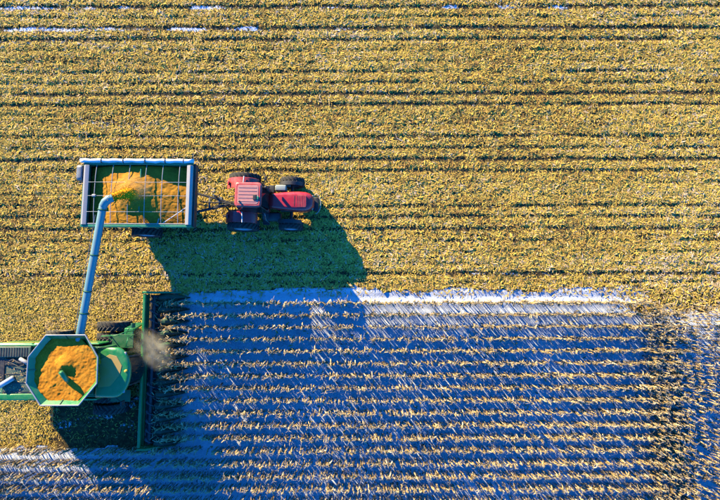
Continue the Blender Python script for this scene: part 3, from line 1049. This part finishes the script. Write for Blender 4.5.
# ------------------------------------------------------------------ combine harvester
def build_combine():
    c = empty('combine_harvester', (-15.5, -4.30, 0.0), 0.0)
    tag(c, 'green combine harvester with open grain tank and wide corn head', 'combine harvester')
    # ---- body
    side = [(-5.9, 1.35), (-5.3, .95), (.55, .95), (.75, 1.6), (.55, 3.25), (-4.6, 3.25), (-5.9, 2.7)]
    rings = [[(x, y, z) for x, z in side] for y in (-1.42, 1.42)]
    MB().loft(rings).build('body', 'dark_green', c, bevel=0.05)
    for sy in (1, -1):
        for x0, x1 in ((-5.7, -3.6), (-3.55, -1.6), (-1.55, .3)):
            MB().loft([[(x0, 1.45 * sy, 1.25), (x1, 1.45 * sy, 1.25), (x1, 1.62 * sy, 1.7), (x0, 1.62 * sy, 1.7)][::1],
                       [(x0, 1.43 * sy, 1.25), (x1, 1.43 * sy, 1.25), (x1, 1.60 * sy, 1.7), (x0, 1.60 * sy, 1.7)]]).build('lower_shield', 'green_paint', c)
            MB().box(((x0 + x1) / 2, 1.56 * sy, 2.42), (x1 - x0, 0.16, 1.40)).build('side_panel', 'green_paint', c, bevel=0.05)
        MB().box((-2.7, 1.652 * sy, 2.9), (5.6, .02, .10)).build('yellow_stripe', 'yellow_paint', c)
    # ---- engine deck behind the tank
    MB().box((-4.05, -.55, 3.29), (2.0, 1.85, .08)).build('engine_deck', 'deck_grey', c, bevel=0.02)
    MB().box((-4.15, -1.38, 3.33), (2.3, .34, .16)).build('deck_edge', 'green_paint', c, bevel=0.03)
    MB().box((-4.6, 1.16, 3.36), (2.3, .62, .22)).build('cooler_box', 'deck_grey', c, bevel=0.04)
    for i in range(14):
        MB().box((-5.6 + .15 * i, 1.16, 3.475), (.06, .50, .03)).build('grille_slat', 'black_metal', c)
    MB().box((-4.5, 1.52, 3.30), (2.6, .12, .16)).build('deck_edge', 'green_paint', c, bevel=0.03)
    MB().box((-4.2, .58, 3.30), (2.1, .40, .14)).box((-5.30, .1, 3.28), (.7, 1.9, .2)).build('engine_bay', 'black_metal', c, bevel=0.02)
    MB().tube([(-5.1, -.75, 3.46), (-4.35, -.30, 3.46)], .15, 14).build('muffler', 'rim_grey', c, smooth=True)
    MB().tube([(-4.0, .78, 3.50), (-3.65, .62, 3.56), (-3.4, .40, 3.50)], .10, 12).build('intake_pipe', 'light_metal', c, smooth=True)
    for k in range(2):
        y = .45 + .2 * k
        MB().tube([(-4.9 + .2 * k, y, 3.40), (-4.5 + .1 * k, y + .1, 3.50), (-4.1, y - .12, 3.45), (-3.7 + .1 * k, y, 3.42)], .026, 6).build('hose', 'dark_metal' if k % 2 else 'black_metal', c, smooth=True)
    for k, (p, q) in enumerate((((-3.7, .2, 3.36), (-3.2, .05, 3.38)), ((-3.9, -.1, 3.36), (-3.3, -.3, 3.38)), ((-3.75, .25, 3.36), (-3.95, -.05, 3.37)))):
        MB().tube([p, ((p[0] + q[0]) / 2 + .05, (p[1] + q[1]) / 2 + .06, 3.42), q], .022, 6).build('hose', 'black_metal', c, smooth=True)
    for y in (-1.1, -.6, -.1):
        MB().box((-4.05, y, 3.345), (1.9, .02, .02)).build('deck_seam', 'dark_metal', c)
    MB().tube([(-5.0, -1.5, 3.3), (-5.0, -1.5, 4.0), (-3.3, -1.5, 4.0), (-3.3, -1.5, 3.3)], .022, 8).build('deck_rail', 'green_paint', c, smooth=True)
    # straw chopper at the back
    MB().box((-6.05, 0, 1.6), (.6, 2.3, 1.0)).build('straw_chopper', 'dark_green', c, bevel=0.06)
    # ---- grain tank: bin and eight flared extension panels
    cx, cy = -1.02, .26
    MB().box((cx, cy - .2, 3.42), (2.7, 2.6, .34)).build('tank_base', 'dark_green', c, bevel=0.04)
    top = [(-1.02, 1.92), (1.18, 1.92), (1.93, .72), (1.95, -.72), (1.0, -1.90), (-1.10, -1.90), (-1.95, -.72), (-1.93, .72)]
    bot = [(-.62, 1.22), (.70, 1.22), (1.22, .46), (1.22, -.46), (.62, -1.20), (-.66, -1.20), (-1.22, -.46), (-1.22, .46)]
    ZB, ZR = 3.50, 4.35
    for i in range(8):
        j = (i + 1) % 8
        (x0, y0), (x1, y1) = top[i], top[j]
        (u0, w0), (u1, w1) = bot[i], bot[j]
        q = [(cx + u0, cy + w0, ZB), (cx + u1, cy + w1, ZB), (cx + x1 * .998, cy + y1 * .998, ZR), (cx + x0 * .998, cy + y0 * .998, ZR)]
        p = MB().add(q, [(0, 1, 2, 3)]).build('tank_panel', 'green_paint', c, solid=0.03)
        MB().tube([(cx + x0, cy + y0, ZR + .012), (cx + x1, cy + y1, ZR + .012)], .038, 8).build('rim_trim', 'light_metal', p, smooth=True)
        if i in (0, 2, 4, 6):
            a, b = Vector(q[0]) * .5 + Vector(q[1]) * .5, Vector(q[3]) * .5 + Vector(q[2]) * .5
            inn = Vector((cx, cy, 4.6)) - b
            inn.normalize()
            MB().beam(a + inn * .05, b + inn * .05, .04, .04).build('panel_stiffener', 'dark_green', p)
        else:
            a, b = Vector(q[0]) * .5 + Vector(q[1]) * .5, Vector(q[3]) * .5 + Vector(q[2]) * .5
            MB().box((a + b) / 2 + Vector((0, 0, .06)), (.16, .16, .03)).build('latch', 'grey_metal', p)
    MB().tube([(cx + .22, cy - .85, 3.8), (cx + .16, cy - .50, 4.22), (cx + .06, cy - .06, 4.60)], [.14, .14, .12], 14).build('fill_auger', 'green_paint', c, smooth=True)
    # ---- cab
    cab = empty('cab', (1.45, .02, 0), 0, c)
    def capplan(x0, xm, xf, hw, n=14):
        pts = [(x0, -hw), (x0, hw), (xm - .25, hw)]
        for a in np.linspace(R(80), R(-80), n):
            pts.append((xm - .2 + (xf - xm + .2) * math.cos(a), hw * math.sin(a)))
        pts.append((xm - .25, -hw))
        return pts
    rl = [(capplan(-.95, .25, .92, 1.36), 3.42), (capplan(-.97, .27, .98, 1.42), 3.52), (capplan(-.95, .24, .94, 1.38), 3.66), (capplan(-.85, .15, .76, 1.20), 3.73)]
    MB().loft([[(x, y, z) for x, y in pl] for pl, z in rl]).build('roof', 'green_paint', cab, smooth=True)
    MB().prism([(-.80, .70), (-.20, 1.02), (.20, .92), (.52, .40), (.42, -.10), (-.1, -.75), (-.80, -.80)], 3.728, 3.752).build('roof_panel', 'sunlit_tan', cab, bevel=0.008)  # sunlit patch of the green roof, put in as a tan inlay
    for sy in (1, -1):
        MB().box((.60, 1.02 * sy, 3.60), (.16, .24, .10)).build('work_light', 'light_metal', cab, bevel=0.02)
        MB().beam((.75, .80 * sy, 1.9), (.55, .85 * sy, 3.5), .07, .07).build('pillar', 'black_metal', cab)
        MB().box((-.1, .98 * sy, 2.7), (1.3, .012, 1.5)).build('side_window', 'window_glass', cab)
    MB().tube([(.78, .10, 3.70), (.78, .10, 3.84)], .085, 12).build('beacon', 'yellow_paint', cab, smooth=True)
    wr = [[(.90 * math.cos(a) + zz, 1.02 * math.sin(a), z) for a in np.linspace(R(-75), R(75), 11)] for z, zz in ((1.8, 0.06), (3.46, -.06))]
    vs = wr[0] + wr[1]
    MB().add(vs, [(i, i + 1, i + 12, i + 11) for i in range(10)]).build('windshield', 'window_glass', cab, solid=0.012)
    MB().prism(capplan(-.9, .2, .85, 1.0), 1.55, 1.85).build('cab_floor', 'dark_green', cab, bevel=0.02)
    MB().box((-.25, 0, 2.15), (.5, .5, .4)).box((-.5, 0, 2.6), (.15, .5, .7)).build('driver_seat', 'black_metal', cab, bevel=0.04)
    # ---- platform, ladder and rails beside the cab
    MB().box((.95, 1.62, 1.90), (1.5, .80, .07)).build('platform', 'dark_green', c, bevel=0.01)
    MB().box((1.40, 2.12, 1.86), (.55, .55, .12)).build('ladder_landing', 'green_paint', c, bevel=0.03)
    MB().tube([(.3, 2.0, 1.95), (.3, 2.0, 2.9), (1.1, 2.02, 2.92), (1.72, 2.25, 2.9), (1.72, 2.25, 1.9)], .03, 8).build('platform_rail', 'green_paint', c, smooth=True)
    MB().tube([(1.72, 1.35, 1.95), (1.74, 1.4, 2.9), (1.85, 1.9, 2.9), (1.74, 2.0, 1.9)], .03, 8).build('platform_rail', 'green_paint', c, smooth=True)
    for k in range(5):
        MB().box((1.42, 2.38 + .05 * k, 1.62 - .27 * k), (.5, .16, .04)).build('step', 'green_paint', c, bevel=0.008)
    for sx in (1.14, 1.70):
        MB().beam((sx, 2.32, 1.9), (sx, 2.62, .45), .05, .10).build('ladder_side', 'green_paint', c)
    MB().tube([(1.3, 2.05, 2.0), (1.72, 2.42, 2.6), (1.95, 2.52, 2.7)], .025, 6).box((1.95, 2.60, 2.55), (.10, .28, .40)).build('mirror', 'dark_green', c, bevel=0.01)
    MB().box((.9, -1.62, 1.88), (1.5, .7, .07)).build('platform', 'dark_green', c, bevel=0.01)
    MB().tube([(.85, -1.2, 2.9), (1.6, -1.75, 2.95)], .022, 6).box((1.62, -1.86, 2.75), (.10, .24, .40)).build('mirror', 'black_metal', c, bevel=0.01)
    # ---- wheels: dual fronts, single rears
    MB().tube([(0, -2.5, 1.0), (0, 2.5, 1.0)], .16, 12).build('front_axle', 'dark_metal', c, smooth=True)
    for sy in (1, -1):
        for y in (1.78, 2.48):
            wheel(c, (0.10, y * sy, 1.0), 1.0, .56, sy, 22, .055, 'yellow_paint', 'tyre_rubber')
        wheel(c, (-3.45, 1.92 * sy, .78), .78, .55, sy, 18, .05, 'yellow_paint', 'dusty_tyre' if sy > 0 else 'tyre_rubber')
    MB().tube([(-3.45, -1.7, .78), (-3.45, 1.7, .78)], .12, 12).build('rear_axle', 'dark_metal', c, smooth=True)
    # ---- unloading auger swung out over the cart
    p0 = Vector((-.42, 1.75, 3.55))
    p1 = Vector((-.36, 2.15, 4.00))
    p2 = Vector((.98, 9.42, 4.72))
    d = (p2 - p1).normalized()
    au = MB().tube([p0, p0.lerp(p1, .6) + Vector((0, -.02, .12)), p1 + d * .15, p1 + d * 1.2, p2], [.25, .25, .22, .21, .21], 20).build('unloading_auger', 'green_tube', c, smooth=True)
    for t in (.17, .34, .62, .97):
        q = p1.lerp(p2, t)
        MB().tube([q - d * .03, q + d * .03], .245, 20).build('flange', 'dark_green', au, smooth=True)
    sp = [p2 - d * .02, p2 + d * .22 + Vector((.10, 0, .02)), p2 + d * .40 + Vector((.26, 0, -.02)), p2 + d * .47 + Vector((.42, 0, -.10))]
    MB().tube(sp, [.215, .225, .225, .215], 16, cap=False).build('spout', 'green_tube', au, smooth=True, solid=0.02)
    MB().tube([p1 + Vector((-.25, .3, .10)), p1 + Vector((-.25, .3, .1)) + d * 6.6], .018, 6).build('hydraulic_line', 'grey_metal', au)
    # ---- feeder house
    MB().loft([rring(.5, 1.5, 1.05, 2.0, .08), rring(1.9, 1.5, .45, 1.25, .08)]).build('feeder_house', 'dark_green', c, bevel=0.01)
    # ---- corn head, twelve rows
    h = empty('corn_head', (1.92, 0, 0), 0, c)
    W = 4.68
    yc = -.20
    MB().box((.06, yc, 1.18), (.16, 2 * W, .20)).box((.06, yc, .62), (.12, 2 * W, .16)).build('top_beam', 'green_paint', h, bevel=0.02)
    MB().box((.03, yc, .90), (.05, 2 * W - .1, .50)).build('back_sheet', 'dark_green', h)
    MB().box((.42, yc, .42), (.66, 2 * W - .1, .05)).build('trough', 'dark_metal', h)
    MB().tube([(.46, yc - W + .1, .72), (.46, yc + W - .1, .72)], .12, 12).build('cross_auger', 'dark_metal', h, smooth=True)
    vs, fs = [], []
    for sgn in (1, -1):
        o = len(vs)
        n = 150
        for i in range(n):
            t = i / (n - 1)
            a = t * 2 * math.pi * 7 * sgn
            y = yc + sgn * (.6 + t * (W - .75))
            for rr in (.11, .27):
                vs.append((.46 + rr * math.cos(a), y, .72 + rr * math.sin(a)))
        fs += [(o + 2 * i, o + 2 * i + 1, o + 2 * i + 3, o + 2 * i + 2) for i in range(n - 1)]
    MB().add(vs, fs).build('auger_flighting', 'grey_metal', h, solid=0.012)
    for sy in (1, -1):
        pl = [(-.05, .15), (.9, .15), (2.0, .20), (1.2, .75), (.55, 1.30), (-.05, 1.32)]
        ys = (yc + sy * (W + .02), yc + sy * (W + .16))
        MB().loft([[(x, y, z) for x, z in pl] for y in ys]).build('end_panel', 'green_paint', h, bevel=0.02)
    rows_local = [r_ + 4.30 for r_ in ROWS[:12]]
    cuts = [rows_local[0] + ROWD / 2] + [(rows_local[i] + rows_local[i + 1]) / 2 for i in range(11)] + [rows_local[-1] - ROWD / 2]

    def section(x, hw, z0, z1, y):
        return [(x, y - hw, z0), (x, y - hw * .8, z0 + (z1 - z0) * .65), (x, y - hw * .3, z1), (x, y + hw * .3, z1), (x, y + hw * .8, z0 + (z1 - z0) * .65), (x, y + hw, z0)]
    for y in cuts:
        rg = [section(.78, .27, .50, .82, y), section(1.25, .27, .40, .88, y), section(1.75, .20, .26, .64, y), section(2.25, .10, .16, .36, y), section(2.55, .025, .10, .17, y)]
        MB().loft(rg).build('snout', 'snout_green', h, smooth=False, bevel=0.012)
    for y in rows_local:
        MB().box((1.15, y + .065, .50), (.85, .07, .05)).box((1.15, y - .065, .50), (.85, .07, .05)).build('deck_plate', 'dark_metal', h)
    # ---- grain in the tank
    g = heap('corn_grain', (1.80, 1.76), 4.12, (-0.02, .28), .26, .55, 'grain_gold', (-15.5 + cx, -4.30 + cy, 0), 71, 100, 1.42)
    tag(g, 'golden corn grain heaped in the combine grain tank', 'corn grain')


build_combine()


# ------------------------------------------------------------------ falling grain
def build_stream():
    p = [Vector(q) for q in ((-14.16, 5.55, 4.64), (-13.85, 5.74, 4.55), (-13.58, 5.90, 4.25), (-13.45, 6.00, 3.90), (-13.42, 6.06, 3.50), (-13.42, 6.08, 3.10))]
    rr = [.17, .22, .26, .30, .36, .46]
    rg = np.random.default_rng(5)
    mb = MB()
    rings = []
    for i in range(26):
        t = i / 25 * (len(p) - 1)
        k = min(int(t), len(p) - 2)
        c = p[k].lerp(p[k + 1], t - k)
        r_ = rr[k] + (rr[k + 1] - rr[k]) * (t - k)
        d = (p[k + 1] - p[k]).normalized()
        s = d.cross(Vector((0, 1, 0.2))).normalized()
        u = s.cross(d)
        rings.append([c + (s * math.cos(a) + u * math.sin(a)) * r_ * (1 + rg.normal(0, .10)) for a in np.linspace(0, 2 * math.pi, 18, endpoint=False)])
    mb.loft(rings)
    for k in range(2200):
        t = rg.random() * (len(p) - 1)
        i = min(int(t), len(p) - 2)
        q = p[i].lerp(p[i + 1], t - i) + Vector(rg.normal(0, 1, 3)) * (rr[i] * .75)
        if q.z < 3.0:
            continue
        mb.box(q, (.032, .026, .026), Matrix.Rotation(rg.random() * 3, 3, 'Z'))
    o = mb.build('grain_stream', 'grain_stream', None, smooth=True)
    tag(o, 'bright yellow stream of corn grain pouring from the spout', 'grain stream')


build_stream()


# ------------------------------------------------------------------ dust puff at the feeder house
def build_dust(loc, rz, scale, dens, colr, label):
    m = bpy.data.materials.new('dust')
    m.use_nodes = True
    nt = m.node_tree
    nt.nodes.clear()
    out = nt.nodes.new('ShaderNodeOutputMaterial')
    pv = nt.nodes.new('ShaderNodeVolumePrincipled')
    pv.inputs['Color'].default_value = (*colr, 1)
    pv.inputs['Anisotropy'].default_value = 0.2
    tc = nt.nodes.new('ShaderNodeTexCoord')
    ln = nt.nodes.new('ShaderNodeVectorMath')
    ln.operation = 'LENGTH'
    nt.links.new(tc.outputs['Object'], ln.inputs[0])
    fall = nt.nodes.new('ShaderNodeMapRange')
    fall.inputs['From Min'].default_value = 1.0
    fall.inputs['From Max'].default_value = 0.15
    nt.links.new(ln.outputs['Value'], fall.inputs['Value'])
    n = nt.nodes.new('ShaderNodeTexNoise')
    n.inputs['Scale'].default_value = 2.2
    n.inputs['Detail'].default_value = 4
    nt.links.new(tc.outputs['Object'], n.inputs['Vector'])
    r = nt.nodes.new('ShaderNodeMapRange')
    r.inputs['From Min'].default_value = 0.38
    r.inputs['From Max'].default_value = 0.7
    r.inputs['To Max'].default_value = dens
    nt.links.new(n.outputs['Fac'], r.inputs['Value'])
    mu = nt.nodes.new('ShaderNodeMath')
    mu.operation = 'MULTIPLY'
    nt.links.new(fall.outputs[0], mu.inputs[0])
    nt.links.new(r.outputs[0], mu.inputs[1])
    nt.links.new(mu.outputs[0], pv.inputs['Density'])
    nt.links.new(pv.outputs[0], out.inputs['Volume'])
    MATS['dust'] = m
    mb = MB()
    mb.lathe([(math.sin(a) + 1e-4, math.cos(a)) for a in np.linspace(0, math.pi, 13)], 20)
    o = mb.build('dust_cloud', 'dust', None, smooth=True)
    o.location = loc
    o.rotation_euler = (0, 0, rz)
    o.scale = scale
    tag(o, label, 'dust', None, 'stuff')


build_dust((-12.75, -3.2, 1.7), R(-38), (1.7, 1.15, .9), 1.4, (1.0, 0.88, 0.62), 'tan puff of dust drifting over the corn head')
build_dust((-13.45, 6.25, 3.75), 0.3, (1.5, 1.0, .55), 1.5, (0.95, 0.62, 0.32), 'orange grain dust hanging over the grain cart')


# ------------------------------------------------------------------ loose leaves caught on the machine
def build_trash():
    n1, n2 = 420, 420
    x = np.concatenate([RNG.uniform(-13.0, -11.2, n1), RNG.uniform(-21.0, -18.4, n2)])
    y = np.concatenate([RNG.uniform(-8.9, 0.0, n1), RNG.uniform(-5.7, -2.9, n2)])
    z = np.concatenate([0.55 + RNG.random(n1) * .40 - (x[:n1] + 12.6).clip(0) * .30, np.full(n2, 3.36) + RNG.random(n2) * .03])
    n = n1 + n2
    ln = np.concatenate([RNG.uniform(.15, .50, n1), RNG.uniform(.05, .16, n2)])
    wd = np.concatenate([RNG.uniform(.02, .05, n1), RNG.uniform(.02, .04, n2)])
    V, F = leaves(x, y, z, ln, wd, RNG.normal(0, .25, n), RNG.normal(0, .4, n), RNG.uniform(-.01, .03, n), RNG.normal(0, .9, n))
    o = link_mesh('loose_leaves', mesh_np('loose_leaves', V, F, 'dry_corn', np.repeat(np.clip(RNG.normal(.55, .25, n), 0, 1), 2)))
    tag(o, 'loose dry leaves scattered over the corn head and engine deck', 'corn leaves', None, 'stuff')


build_trash()
